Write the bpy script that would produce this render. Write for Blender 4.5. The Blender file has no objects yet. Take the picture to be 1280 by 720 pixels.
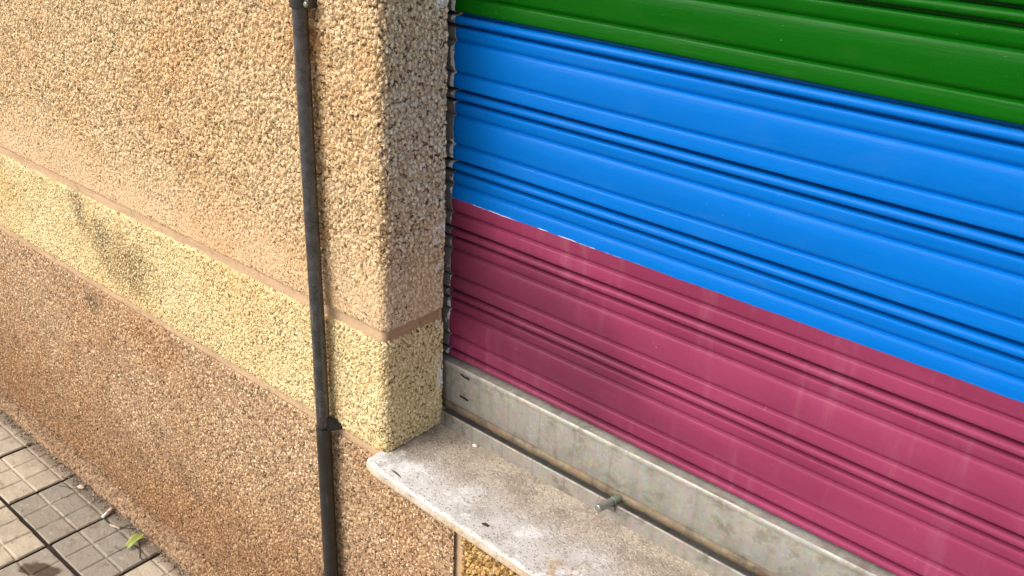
import bpy, bmesh, math, random
import numpy as np
from mathutils import Vector, Euler, noise as mnoise

SC = bpy.context.scene
COL = SC.collection
R = math.radians
random.seed(7)
rng = np.random.default_rng(5)

# ------------------------------------------------------------------ camera, sky, sun, exposure
cam = bpy.data.cameras.new('camera')
cam.sensor_width = 36
cam.lens = 33.275
cam.clip_start = 0.02
cam.clip_end = 3000
camo = bpy.data.objects.new('camera', cam)
camo.location = (0.9553, -0.85, 1.5352)
camo.rotation_euler = (R(64.364), R(-2.517), R(40.946))
COL.objects.link(camo)
SC.camera = camo

SUN_DIR = Vector((0.42, 0.68, -0.66)).normalized()      # the way the light travels
SUN_EL = math.asin(-SUN_DIR.z)
w = bpy.data.worlds.new('World'); SC.world = w
w.use_nodes = True
nt = w.node_tree
sky = nt.nodes.new('ShaderNodeTexSky'); sky.sky_type = 'NISHITA'
sky.sun_disc = False
sky.sun_elevation = SUN_EL
sky.sun_rotation = math.atan2(-SUN_DIR.x, -SUN_DIR.y)
sky.air_density = 0.8; sky.dust_density = 5.0; sky.ozone_density = 0.4
nt.nodes['Background'].inputs[1].default_value = 0.15
hs = nt.nodes.new('ShaderNodeHueSaturation'); hs.inputs['Saturation'].default_value = 0.45      # thin high cloud
nt.links.new(sky.outputs[0], hs.inputs['Color'])
nt.links.new(hs.outputs[0], nt.nodes['Background'].inputs[0])
sl = bpy.data.lights.new('sun', 'SUN')
sl.energy = 1.2; sl.angle = R(55); sl.color = (1.0, 0.93, 0.82)
so = bpy.data.objects.new('sun', sl); COL.objects.link(so)
so.rotation_euler = SUN_DIR.to_track_quat('-Z', 'Y').to_euler()
so.location = (-2, -3, 6)
vs = SC.view_settings
vs.view_transform = 'Standard'; vs.look = 'None'; vs.gamma = 1; vs.use_curve_mapping = False
vs.exposure = 0.66

# ------------------------------------------------------------------ node helper
class NT:
    def __init__(s, name):
        s.m = bpy.data.materials.new(name); s.m.use_nodes = True
        s.t = s.m.node_tree; s.b = s.t.nodes['Principled BSDF']; s.o = s.t.nodes['Material Output']
    def put(s, sock, v):
        if v is None: return
        if hasattr(v, 'is_linked') or isinstance(v, bpy.types.NodeSocket): s.t.links.new(v, sock)
        elif isinstance(v, (tuple, list)):
            v = tuple(v)
            if sock.type == 'RGBA' and len(v) == 3: v += (1,)
            sock.default_value = v
        else:
            try: sock.default_value = v
            except Exception: sock.default_value = (v,) * len(sock.default_value)
    def n(s, ty, **kw):
        nd = s.t.nodes.new('ShaderNode' + ty)
        for k, v in kw.items(): setattr(nd, k, v)
        return nd
    def math(s, op, a, b=None, c=None, clamp=False):
        nd = s.n('Math', operation=op, use_clamp=clamp)
        s.put(nd.inputs[0], a); s.put(nd.inputs[1], b); s.put(nd.inputs[2], c)
        return nd.outputs[0]
    def vmath(s, op, a, b=None):
        nd = s.n('VectorMath', operation=op)
        s.put(nd.inputs[0], a)
        if op == 'SCALE': s.put(nd.inputs[3], b)
        else: s.put(nd.inputs[1], b)
        return nd.outputs[0]
    def mix(s, f, a, b, blend='MIX'):
        nd = s.n('Mix', data_type='RGBA', blend_type=blend)
        s.put(nd.inputs[0], f); s.put(nd.inputs[6], a); s.put(nd.inputs[7], b)
        return nd.outputs[2]
    def step(s, v, lo, hi, a=0.0, b=1.0):
        nd = s.n('MapRange', interpolation_type='SMOOTHSTEP')
        s.put(nd.inputs[0], v); s.put(nd.inputs[1], lo); s.put(nd.inputs[2], hi)
        s.put(nd.inputs[3], a); s.put(nd.inputs[4], b)
        return nd.outputs[0]
    def noise(s, vec, scale, detail=3, rough=0.55, dist=0.0, out=0, dims='3D'):
        nd = s.n('TexNoise', noise_dimensions=dims)
        s.put(nd.inputs['Vector'], vec); nd.inputs['Scale'].default_value = scale
        nd.inputs['Detail'].default_value = detail; nd.inputs['Roughness'].default_value = rough
        nd.inputs['Distortion'].default_value = dist
        return nd.outputs[out]
    def vor(s, vec, scale, rand=1.0, dims='2D', feature='F1'):
        nd = s.n('TexVoronoi', voronoi_dimensions=dims, feature=feature)
        s.put(nd.inputs['Vector'], vec); nd.inputs['Scale'].default_value = scale
        nd.inputs['Randomness'].default_value = rand
        return nd
    def ramp(s, f, stops):
        nd = s.n('ValToRGB'); s.put(nd.inputs[0], f)
        e = nd.color_ramp.elements
        while len(e) < len(stops): e.new(0.5)
        for el, (p, c) in zip(e, stops):
            el.position = p; el.color = tuple(c) + (1,)
        return nd.outputs[0]
    def sep(s, v):
        nd = s.n('SeparateXYZ'); s.put(nd.inputs[0], v); return nd.outputs
    def comb(s, x, y, z):
        nd = s.n('CombineXYZ'); s.put(nd.inputs[0], x); s.put(nd.inputs[1], y); s.put(nd.inputs[2], z); return nd.outputs[0]
    def pos(s): return s.n('NewGeometry').outputs['Position']
    def attr(s, name): return s.n('Attribute', attribute_name=name).outputs['Vector']
    def set(s, **kw):
        for k, v in kw.items(): s.put(s.b.inputs[k.replace('_', ' ')], v)
    def bump(s, h, strength=0.5, dist=0.002):
        nd = s.n('Bump'); s.put(nd.inputs['Height'], h)
        nd.inputs['Strength'].default_value = strength; nd.inputs['Distance'].default_value = dist
        s.t.links.new(nd.outputs[0], s.b.inputs['Normal'])
    def disp(s, h, scale, mid=0.0):
        nd = s.n('Displacement'); s.put(nd.inputs['Height'], h)
        nd.inputs['Scale'].default_value = scale; nd.inputs['Midlevel'].default_value = mid
        s.t.links.new(nd.outputs[0], s.o.inputs['Displacement'])
        s.m.displacement_method = 'BOTH'
    def ellipse(s, x, z, cx, cz, rx, rz, rot=0.0):
        dx = s.math('SUBTRACT', x, cx); dz = s.math('SUBTRACT', z, cz)
        c, q = math.cos(rot), math.sin(rot)
        a = s.math('DIVIDE', s.math('ADD', s.math('MULTIPLY', dx, c), s.math('MULTIPLY', dz, q)), rx)
        b = s.math('DIVIDE', s.math('SUBTRACT', s.math('MULTIPLY', dz, c), s.math('MULTIPLY', dx, q)), rz)
        return s.math('ADD', s.math('MULTIPLY', a, a), s.math('MULTIPLY', b, b))

# ------------------------------------------------------------------ roughcast render with pebbles
def roughcast(name, stones, mortar, scale, amp, bare, edge_smooth=None, lit_reveal=False, stain=True, ground_dirt=False):
    k = NT(name)
    uvw = k.attr('uvw')                       # (run along the wall, height, 0)
    u, v, _ = k.sep(uvw)
    n1 = k.noise(uvw, scale * 1.5, 2, out=1)
    duv = k.vmath('SCALE', k.vmath('SUBTRACT', n1, (0.5, 0.5, 0.5)), 0.95 / scale)
    p = k.vmath('ADD', uvw, duv)
    sq = k.vmath('MULTIPLY', p, (1.0, 0.82, 1.0))
    v1 = k.vor(sq, scale); v2 = k.vor(k.vmath('ADD', sq, (3.3, 7.7, 0)), scale * 1.75)
    r1, g1, b1 = k.sep(v1.outputs['Color']); r2, g2, b2 = k.sep(v2.outputs['Color'])
    big = k.noise(uvw, 5.5, 3, 0.6)
    cover = k.step(big, 0.30, 0.66)                                  # where more stone shows
    t1 = k.math('ADD', k.math('MULTIPLY', r1, 0.8), k.math('MULTIPLY', cover, 0.65))
    on1 = k.step(t1, bare, bare + 0.16, 0.12, 1.0)
    dome1 = k.math('MULTIPLY', k.step(v1.outputs['Distance'], 0.60, 0.16), k.math('MULTIPLY', on1, k.math('ADD', 0.55, k.math('MULTIPLY', g1, 0.45))))
    dome2 = k.math('MULTIPLY', k.step(v2.outputs['Distance'], 0.58, 0.16), k.math('MULTIPLY', k.step(r2, bare, bare + .2), k.math('ADD', 0.25, k.math('MULTIPLY', g2, 0.3))))
    h = k.math('MAXIMUM', dome1, dome2)
    fine = k.noise(uvw, scale * 5, 3, 0.65)
    h = k.math('ADD', h, k.math('MULTIPLY', fine, 0.22))
    lump = k.noise(uvw, 22, 3)
    h = k.math('ADD', h, k.math('MULTIPLY', lump, 0.35))
    pn = k.noise(k.vmath('ADD', uvw, (5.0, 2.0, 0.0)), scale * 1.25, 2, 0.6, 0.6)
    hole = k.math('MULTIPLY', k.step(pn, 0.575, 0.64), k.step(k.noise(uvw, 16, 3, .6), 0.36, 0.60, 0.35, 1.0))
    h = k.math('SUBTRACT', h, k.math('MULTIPLY', hole, 0.55))
    h0 = h
    if edge_smooth:                                                  # trowelled mortar towards an edge
        z0, z1 = edge_smooth
        sl_ = k.math('SUBTRACT', v, k.math('MULTIPLY', u, 0.0137))
        wv = k.math('ADD', sl_, k.math('MULTIPLY', k.math('SUBTRACT', big, 0.5), 0.16))
        sm = k.step(wv, z0, z1, 0.35, 1.0)
        h = k.math('MULTIPLY', h, sm)
    else: sm = None
    k.disp(h, amp, 0.2)
    # colours
    pick = k.math('MULTIPLY_ADD', k.math('GREATER_THAN', dome2, dome1), k.math('SUBTRACT', b2, b1), b1)
    stone = k.ramp(pick, stones)
    stone = k.mix(k.step(fine, 0.35, 0.75, 0, 0.35), stone, (0.62, 0.50, 0.30), 'MULTIPLY')
    mort = k.mix(k.noise(uvw, 30, 3), mortar[0], mortar[1])
    f = k.step(k.math('MAXIMUM', dome1, dome2), 0.08, 0.34)
    if sm: f = k.math('MULTIPLY', f, k.step(sm, 0.35, 0.9, 0.35, 1.0))
    c = k.mix(f, mort, stone)
    # shade of the gaps and pits between the stones, put into the colour
    pit = k.math('MULTIPLY', k.step(h0, 0.44, 0.24), k.step(k.noise(uvw, 75, 3, .6), 0.44, 0.56))
    if sm: pit = k.math('MULTIPLY', pit, k.step(sm, 0.4, 1.0, 0.25, 1.0))
    c = k.mix(k.math('MULTIPLY', k.math('MAXIMUM', pit, hole), 0.9), c, mortar[2])
    # broad tints
    tint = k.noise(uvw, 3.1, 4, 0.6)
    c = k.mix(k.step(tint, 0.42, 0.68, 0, 0.45), c, k.mix(1.0, c, (0.95, 0.74, 0.55), 'MULTIPLY'))
    tint2 = k.noise(k.vmath('ADD', uvw, (9, 4, 0)), 2.0, 3, 0.6)
    c = k.mix(k.step(tint2, 0.5, 0.75, 0, 0.4), c, k.mix(1.0, c, (0.80, 0.80, 0.78), 'MULTIPLY'))
    if lit_reveal:                                                  # side of the opening brightened in the colour, lifting its shade
        gm = k.step(k.math('ADD', u, k.math('MULTIPLY', k.math('SUBTRACT', big, .5), .05)), -0.004, 0.020)
        domes = k.math('MAXIMUM', dome1, dome2)
        hole2 = k.math('SUBTRACT', 1.0, k.math('MAXIMUM', pit, hole))
        pale = k.ramp(pick, [(0.0, (0.70, 0.57, 0.30)), (0.35, (0.84, 0.72, 0.42)), (0.7, (0.88, 0.80, 0.54)), (1.0, (0.66, 0.52, 0.26))] if scale > 170 else [(0.0, (0.62, 0.50, 0.34)), (0.35, (0.80, 0.69, 0.50)), (0.7, (0.86, 0.79, 0.64)), (1.0, (0.60, 0.46, 0.29))])
        c = k.mix(k.math('MULTIPLY', k.math('MULTIPLY', gm, hole2), k.step(domes, 0.05, 0.60, 0.22, 0.85)), c, pale)
        ru = k.math('MULTIPLY', k.step(k.math('ABSOLUTE', k.math('ADD', u, 0.150)), 0.055, 0.006), k.step(k.noise(k.vmath('MULTIPLY', uvw, (1, 0.45, 1)), 20, 4, .65), 0.46, 0.66, 0.08, 0.75))
        c = k.mix(ru, c, k.mix(1.0, c, (0.92, 0.58, 0.30), 'MULTIPLY'))
        wh = k.math('MULTIPLY', k.step(u, 0.092, 0.108), k.step(k.noise(uvw, 20, 3, .6), 0.58, 0.63))
        c = k.mix(k.math('MULTIPLY', wh, 0.9), c, (0.80, 0.79, 0.77))
    if stain:
        wn = k.math('SUBTRACT', k.noise(uvw, 14, 4, 0.65), 0.5)
        e = None
        for (cx, cz, rx, rz, rot) in ((-0.965, 0.765, 0.035, 0.05, 0.3), (-0.79, 0.695, 0.095, 0.060, 0.1), (-0.88, 0.73, 0.05, 0.04, 0), (-0.98, 0.545, 0.035, 0.022, 0.3)):
            q = k.ellipse(u, v, cx, cz, rx, rz, rot)
            e = q if e is None else k.math('MINIMUM', e, q)
        m = k.step(k.math('ADD', e, k.math('MULTIPLY', wn, 3.6)), 2.4, -0.9, 0, 0.85)
        m = k.math('MULTIPLY', m, k.step(k.math('MAXIMUM', dome1, dome2), 0.70, 0.25, 0.08, 1.0))
        c = k.mix(m, c, (0.075, 0.046, 0.026))
    if ground_dirt:
        gd = k.math('ADD', v, k.math('MULTIPLY', k.math('SUBTRACT', k.noise(uvw, 6, 4, .6), 0.5), 0.5))
        c = k.mix(k.step(gd, 0.46, 0.05, 0, 0.75), c, k.mix(1.0, c, (0.58, 0.47, 0.38), 'MULTIPLY'))
    k.set(Base_Color=c, Roughness=0.92, Specular_IOR_Level=0.2)
    return k.m

TAN = [(0.0, (0.34, 0.235, 0.125)), (0.2, (0.57, 0.425, 0.24)), (0.5, (0.69, 0.53, 0.32)), (0.8, (0.78, 0.65, 0.43)), (1.0, (0.50, 0.31, 0.14))]
YEL = [(0.0, (0.52, 0.41, 0.20)), (0.3, (0.68, 0.56, 0.30)), (0.6, (0.75, 0.64, 0.37)), (0.85, (0.80, 0.72, 0.47)), (1.0, (0.50, 0.37, 0.17))]
RED = [(0.0, (0.28, 0.175, 0.105)), (0.3, (0.42, 0.28, 0.165)), (0.6, (0.53, 0.37, 0.225)), (0.85, (0.74, 0.60, 0.40)), (1.0, (0.34, 0.20, 0.10))]
GOL = [(0.0, (0.26, 0.15, 0.055)), (0.35, (0.44, 0.28, 0.10)), (0.7, (0.60, 0.42, 0.18)), (1.0, (0.66, 0.50, 0.26))]
M_UP = roughcast('tan_roughcast', TAN, ((0.50, 0.345, 0.20), (0.58, 0.42, 0.265), (0.055, 0.034, 0.016)), 152, 0.0040, 0.24, (0.845, 1.02), True, False)
M_BAND = roughcast('yellow_roughcast', YEL, ((0.56, 0.44, 0.24), (0.62, 0.50, 0.29), (0.11, 0.070, 0.028)), 175, 0.0027, 0.12, None, True, True)
M_LOW = roughcast('brown_roughcast', RED, ((0.36, 0.235, 0.145), (0.44, 0.30, 0.19), (0.06, 0.038, 0.019)), 158, 0.0031, 0.42, None, False, True, True)
M_GOLD = roughcast('golden_roughcast', GOL, ((0.30, 0.17, 0.06), (0.36, 0.21, 0.08), (0.07, 0.035, 0.012)), 115, 0.0062, 0.18, None, False, False, False)

M_FOOT = roughcast('mortar_fillet_roughcast', [(0.0, (0.18, 0.11, 0.065)), (0.5, (0.34, 0.225, 0.13)), (0.9, (0.50, 0.37, 0.23)), (1.0, (0.24, 0.14, 0.07))], ((0.25, 0.155, 0.092), (0.36, 0.235, 0.145), (0.06, 0.036, 0.02)), 150, 0.0034, 0.55, None, False, False, False)
def mortar_mat(name, a, b, dirt):
    k = NT(name); p = k.pos()
    c = k.mix(k.noise(p, 18, 4, 0.6), a, b)
    c = k.mix(k.step(k.noise(p, 45, 4, .65), 0.52, 0.72, 0, 0.6), c, dirt)
    k.set(Base_Color=c, Roughness=0.93, Specular_IOR_Level=0.15)
    hh = k.math('ADD', k.noise(p, 260, 3, 0.7), k.math('MULTIPLY', k.noise(p, 60, 3), 1.5))
    k.bump(hh, 0.6, 0.002)
    return k.m
M_MORT = mortar_mat('smooth_pink_mortar', (0.37, 0.25, 0.15), (0.50, 0.355, 0.225), (0.22, 0.145, 0.085))
M_FIL = mortar_mat('rough_brown_mortar', (0.30, 0.175, 0.095), (0.42, 0.27, 0.16), (0.15, 0.085, 0.05))

# ------------------------------------------------------------------ mesh helpers
def tag(o, label=None, cat=None, group=None, kind=None):
    if label: o['label'] = label
    if cat: o['category'] = cat
    if group: o['group'] = group
    if kind: o['kind'] = kind
    return o

def empty(name, loc, label, cat, group=None):
    o = bpy.data.objects.new(name, None); COL.objects.link(o); o.location = loc
    o.empty_display_size = 0.05
    return tag(o, label, cat, group)

def link(name, me, mat=None, parent=None, smooth=False):
    if mat is not None:
        for m_ in (mat if isinstance(mat, (list, tuple)) else [mat]): me.materials.append(m_)
    o = bpy.data.objects.new(name, me); COL.objects.link(o)
    if parent is not None:
        o.parent = parent
        o.location = -Vector(parent.location)            # meshes are written in world coordinates
    if smooth: me.shade_smooth()
    return o

def from_bm(name, bm, mat, parent=None, smooth=False):
    bmesh.ops.recalc_face_normals(bm, faces=bm.faces)
    me = bpy.data.meshes.new(name); bm.to_mesh(me); bm.free()
    return link(name, me, mat, parent, smooth)

def box(bm, x0, x1, y0, y1, z0, z1, bev=0.0):
    vs_ = [bm.verts.new((x, y, z)) for z in (z0, z1) for y in (y0, y1) for x in (x0, x1)]
    fs = [(0, 2, 3, 1), (4, 5, 7, 6), (0, 1, 5, 4), (2, 6, 7, 3), (0, 4, 6, 2), (1, 3, 7, 5)]
    faces = [bm.faces.new([vs_[i] for i in f]) for f in fs]
    if bev > 0:
        ed = list({e for f in faces for e in f.edges})
        bmesh.ops.bevel(bm, geom=ed, offset=bev, segments=2, affect='EDGES', profile=0.5)

def extrude_x(bm, prof, xs, jit=None):
    """closed outline [(y, z)...] swept along x"""
    rings = []
    for i, x in enumerate(xs):
        dy, dz = jit(x) if jit else (0, 0)
        rings.append([bm.verts.new((x, y + dy, z + dz)) for (y, z) in prof])
    n = len(prof)
    for a, b in zip(rings[:-1], rings[1:]):
        for j in range(n):
            bm.faces.new((a[j], a[(j + 1) % n], b[(j + 1) % n], b[j]))
    bm.faces.new(rings[0]); bm.faces.new(rings[-1])

def tube(bm, pts, rads, seg=24, caps=True):
    rings = []
    for i, p in enumerate(pts):
        p = Vector(p)
        a = Vector(pts[max(0, i - 1)]); b = Vector(pts[min(len(pts) - 1, i + 1)])
        t = (b - a).normalized()
        s = t.cross(Vector((0, 1, 0.01))).normalized(); q = t.cross(s).normalized()
        r = rads[i] if isinstance(rads, (list, tuple)) else rads
        rings.append([bm.verts.new(p + (s * math.cos(2 * math.pi * k_ / seg) + q * math.sin(2 * math.pi * k_ / seg)) * r) for k_ in range(seg)])
    for a, b in zip(rings[:-1], rings[1:]):
        for j in range(seg): bm.faces.new((a[j], a[(j + 1) % seg], b[(j + 1) % seg], b[j]))
    if caps: bm.faces.new(rings[0]); bm.faces.new(rings[-1])

def grid_mesh(name, P, UV, mat, parent):
    """P: (n, m, 3) points, UV: (n, m, 2) wall run and height"""
    n, m = P.shape[:2]
    me = bpy.data.meshes.new(name)
    idx = np.arange(n * m).reshape(n, m)
    q = np.stack([idx[:-1, :-1], idx[1:, :-1], idx[1:, 1:], idx[:-1, 1:]], -1).reshape(-1, 4)
    me.vertices.add(n * m); me.vertices.foreach_set('co', P.reshape(-1).astype(np.float32))
    me.loops.add(q.size); me.loops.foreach_set('vertex_index', q.reshape(-1).astype(np.int32))
    me.polygons.add(len(q)); me.polygons.foreach_set('loop_start', (np.arange(len(q)) * 4).astype(np.int32))
    me.polygons.foreach_set('loop_total', np.full(len(q), 4, np.int32))
    me.update(calc_edges=True)
    a = me.attributes.new('uvw', 'FLOAT_VECTOR', 'POINT')
    w3 = np.concatenate([UV, np.zeros((n, m, 1))], -1)
    a.data.foreach_set('vector', w3.reshape(-1).astype(np.float32))
    return link(name, me, mat, parent, True)

def spaced(stops):
    """stops: [(start, step), ..., (end, None)]"""
    out = []
    for (a, st), (b, _) in zip(stops[:-1], stops[1:]):
        n = max(1, int(round((b - a) / st)))
        out += list(np.linspace(a, b, n, endpoint=False))
    out.append(stops[-1][0])
    return np.array(out)

RC = 0.013                     # rounded pillar corner
REV = 0.1245                   # depth of the reveal
def path(u, off):
    """wall run -> plan position; u<0 on the front, u>0 on the reveal; off = outward offset"""
    L = RC * math.pi / 2
    x = np.zeros_like(u); y = np.zeros_like(u); nx = np.zeros_like(u); ny = np.zeros_like(u)
    f = u < -L / 2
    x[f] = u[f] + L / 2 - RC; y[f] = 0; nx[f] = 0; ny[f] = -1
    c = (u >= -L / 2) & (u <= L / 2)
    a = (u[c] + L / 2) / RC
    x[c] = -RC + RC * np.sin(a); y[c] = RC - RC * np.cos(a); nx[c] = np.sin(a); ny[c] = -np.cos(a)
    g = u > L / 2
    x[g] = 0; y[g] = RC + (u[g] - L / 2); nx[g] = 1; ny[g] = 0
    return x + nx * off, y + ny * off

def panel(name, us, v0, v1, vs_fine, mat, parent, shear, round_top, round_bot, wrap=True, depth=0.010, rr=0.010):
    V = np.array(vs_fine)
    rows_v, rows_off = list(V), [0.0] * len(V)
    if round_bot:
        t = np.linspace(0, math.pi / 2, 6)[:-1]
        rows_v = [v0 - 0.0 + rr * (1 - math.sin(a)) * 0 + 0 for a in []] + rows_v
    n = len(V)
    off = np.zeros(n)
    for i, v in enumerate(V):
        if round_bot and v < v0 + rr: off[i] -= rr - math.sqrt(max(0, rr * rr - (v0 + rr - v) ** 2))
        if round_top and v > v1 - rr: off[i] -= rr - math.sqrt(max(0, rr * rr - (v - (v1 - rr)) ** 2))
    P = np.zeros((len(us), n, 3)); UV = np.zeros((len(us), n, 2))
    for j in range(n):
        wob = off[j]
        if wrap: x, y = path(us.copy(), wob)
        else: x, y = us.copy(), np.full_like(us, -wob)
        P[:, j, 0] = x; P[:, j, 1] = y; P[:, j, 2] = V[j] + shear * np.minimum(us, 0)
        UV[:, j, 0] = us; UV[:, j, 1] = P[:, j, 2]
    return grid_mesh(name, P, UV, mat, parent)

# ------------------------------------------------------------------ the ground under everything
def mat_ground():
    k = NT('dark_joint_earth'); p = k.pos()
    c = k.mix(k.noise(p, 40, 4), (0.020, 0.016, 0.012), (0.055, 0.042, 0.030))
    k.set(Base_Color=c, Roughness=0.95); k.bump(k.noise(p, 220, 3), 0.7, 0.003)
    return k.m
bm = bmesh.new()
g = 1500
bm.faces.new([bm.verts.new(c) for c in ((-g, -g, -0.009), (g, -g, -0.009), (g, g, -0.009), (-g, g, -0.009))])
tag(from_bm('ground', bm, mat_ground()), kind='structure')

k = NT('pale_street_paving'); p = k.pos()
k.set(Base_Color=k.mix(k.noise(p, 3, 5, .6), (0.34, 0.31, 0.26), (0.46, 0.41, 0.33)), Roughness=0.9)
bm = bmesh.new()
for (x0, x1, y0, y1) in ((-40, 40, -14, -2.31), (-40, -3.25, -2.31, 0.1), (1.58, 40, -2.31, 0.1)):
    bm.faces.new([bm.verts.new(c) for c in ((x0, y0, -0.002), (x1, y0, -0.002), (x1, y1, -0.002), (x0, y1, -0.002))])
tag(from_bm('street', bm, k.m), kind='structure')

# ------------------------------------------------------------------ paving tiles, each pressed into nine squares
def mat_tile():
    k = NT('cement_paving_tile'); p = k.pos()
    rnd = k.n('Attribute', attribute_name='tone').outputs['Fac']
    base = k.ramp(rnd, [(0.0, (0.24, 0.218, 0.185)), (0.45, (0.31, 0.28, 0.235)), (0.7, (0.45, 0.39, 0.30)), (1.0, (0.52, 0.45, 0.345))])
    c = k.mix(k.step(k.noise(p, 9, 5, 0.65), 0.38, 0.66, 0, 0.55), base, (0.30, 0.25, 0.19))
    c = k.mix(k.step(k.noise(p, 34, 6, 0.75), 0.53, 0.68, 0, 0.70), c, (0.15, 0.115, 0.082))
    c = k.mix(k.step(k.noise(k.vmath('ADD', p, (7, 2, 0)), 55, 5, 0.75), 0.57, 0.68, 0, 0.5), c, (0.58, 0.50, 0.38))
    c = k.mix(k.step(k.noise(p, 210, 3, 0.7), 0.58, 0.75, 0, 0.5), c, (0.13, 0.10, 0.075))
    # pale sand lying in the pressed grooves, broken along its length
    z = k.sep(p)[2]
    low = k.step(z, -0.0014, -0.0022)
    sand = k.math('MULTIPLY', low, k.step(k.noise(p, 38, 3, .6), 0.40, 0.58))
    c = k.mix(k.math('MULTIPLY', sand, 0.65), c, (0.50, 0.42, 0.31))
    deep = k.step(z, -0.0032, -0.0055)
    c = k.mix(deep, c, (0.05, 0.038, 0.028))
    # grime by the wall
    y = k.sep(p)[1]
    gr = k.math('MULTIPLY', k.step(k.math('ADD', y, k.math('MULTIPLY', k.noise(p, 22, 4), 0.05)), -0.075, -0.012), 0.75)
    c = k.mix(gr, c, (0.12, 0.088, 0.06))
    # dark brown blotch
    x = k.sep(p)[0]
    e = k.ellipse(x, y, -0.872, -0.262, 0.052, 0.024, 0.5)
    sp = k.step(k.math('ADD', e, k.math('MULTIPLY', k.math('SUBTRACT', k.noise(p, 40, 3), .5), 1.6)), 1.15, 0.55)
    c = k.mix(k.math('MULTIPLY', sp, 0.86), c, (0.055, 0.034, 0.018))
    k.set(Base_Color=c, Roughness=0.88, Specular_IOR_Level=0.25)
    hh = k.math('ADD', k.noise(p, 420, 3, .7), k.math('MULTIPLY', k.noise(p, 70, 4, .6), 1.6))
    k.bump(hh, 0.9, 0.0020)
    return k.m
def mat_crack():
    k = NT('crack_dirt'); k.set(Base_Color=(0.03, 0.022, 0.016), Roughness=0.95); return k.m

TS = 0.209
tile_bm = bmesh.new()
tone_layer = tile_bm.verts.layers.float.new('tone')
def tile(x0, y0, tone, dz, tilt):
    gap = 0.0024 + random.random() * 0.0030
    a, b = x0 + gap, x0 + TS - gap
    c, d = y0 + gap, y0 + TS - gap
    n = 3
    gw = 0.0026                                             # half width of a pressed groove
    def coords(lo, hi):
        st = (hi - lo) / n
        ps = [(lo, -0.008), (lo + 0.0006, -0.003), (lo + 0.0026, 0.0)]
        for i in range(1, n):
            m_ = lo + st * i
            ps += [(m_ - gw - 0.002, 0.0), (m_ - gw * 0.5, -0.0026), (m_ + gw * 0.5, -0.0026), (m_ + gw + 0.002, 0.0)]
        ps += [(hi - 0.0026, 0.0), (hi - 0.0006, -0.003), (hi, -0.008)]
        return ps
    cx, cy = coords(a, b), coords(c, d)
    vv = {}
    for i, (x, zx) in enumerate(cx):
        for j, (y, zy) in enumerate(cy):
            jx = (mnoise.noise(Vector((x * 90, y * 90, 1.7)))) * 0.0018
            jy = (mnoise.noise(Vector((x * 90, y * 90, 8.1)))) * 0.0018
            z = min(zx, zy) + dz + tilt[0] * (x - x0 - TS / 2) + tilt[1] * (y - y0 - TS / 2)
            z += mnoise.noise(Vector((x * 60, y * 60, 3.3))) * 0.0005
            q = tile_bm.verts.new((x + jx, y + jy, z)); q[tone_layer] = tone
            vv[i, j] = q
    for i in range(len(cx) - 1):
        for j in range(len(cy) - 1):
            tile_bm.faces.new((vv[i, j], vv[i + 1, j], vv[i + 1, j + 1], vv[i, j + 1]))
X0 = -1.148
known = {(0, 0): 0.18, (1, 0): 0.26, (-1, 0): 0.80, (2, 0): 0.84, (-1, -1): 0.9, (0, -1): 0.86, (1, -1): 0.45, (-2, 0): 0.72, (-2, -1): 0.85}
for i in range(-10, 13):
    for j in range(-10, 1):
        tone = known.get((i, j), random.random())
        tile(X0 + i * TS, -0.2105 + j * TS, tone, random.uniform(-0.0012, 0.0012), (random.uniform(-.006, .006), random.uniform(-.006, .006)))
def crack(pts, wdt):
    pr = []
    fine = []
    for (a, b) in zip(pts[:-1], pts[1:]):
        for t in np.linspace(0, 1, 6, endpoint=False):
            fine.append(Vector(a).lerp(Vector(b), t))
    fine.append(Vector(pts[-1]))
    for i, p in enumerate(fine):
        t = (fine[min(i + 1, len(fine) - 1)] - fine[max(i - 1, 0)]).normalized()
        nrm = Vector((-t.y, t.x)) * wdt * random.uniform(0.5, 1.3)
        o = Vector((random.uniform(-1, 1), random.uniform(-1, 1))) * 0.0010
        pr.append((p + nrm + o, p - nrm + o))
    vsx = [(tile_bm.verts.new((a.x, a.y, 0.0022)), tile_bm.verts.new((b.x, b.y, 0.0022))) for a, b in pr]
    for (a, b), (c_, d_) in zip(vsx[:-1], vsx[1:]):
        f = tile_bm.faces.new((a, b, d_, c_)); f.material_index = 1
crack([(-0.931, -0.0776), (-0.899, -0.078), (-0.868, -0.062), (-0.841, -0.0434), (-0.825, -0.043)], 0.0013)
crack([(-0.823, -0.047), (-0.800, -0.062), (-0.775, -0.073), (-0.745, -0.089), (-0.733, -0.088)], 0.0014)
crack([(-1.1297, -0.093), (-1.114, -0.080), (-1.0994, -0.0771), (-1.085, -0.0648)], 0.0011)
tile_me = bpy.data.meshes.new('pavement')
bmesh.ops.recalc_face_normals(tile_bm, faces=tile_bm.faces)
for f in tile_bm.faces:
    if f.normal.z < 0: f.normal_flip()
tile_bm.to_mesh(tile_me); tile_bm.free()
tag(link('pavement', tile_me, [mat_tile(), mat_crack()]), kind='structure')

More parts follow.
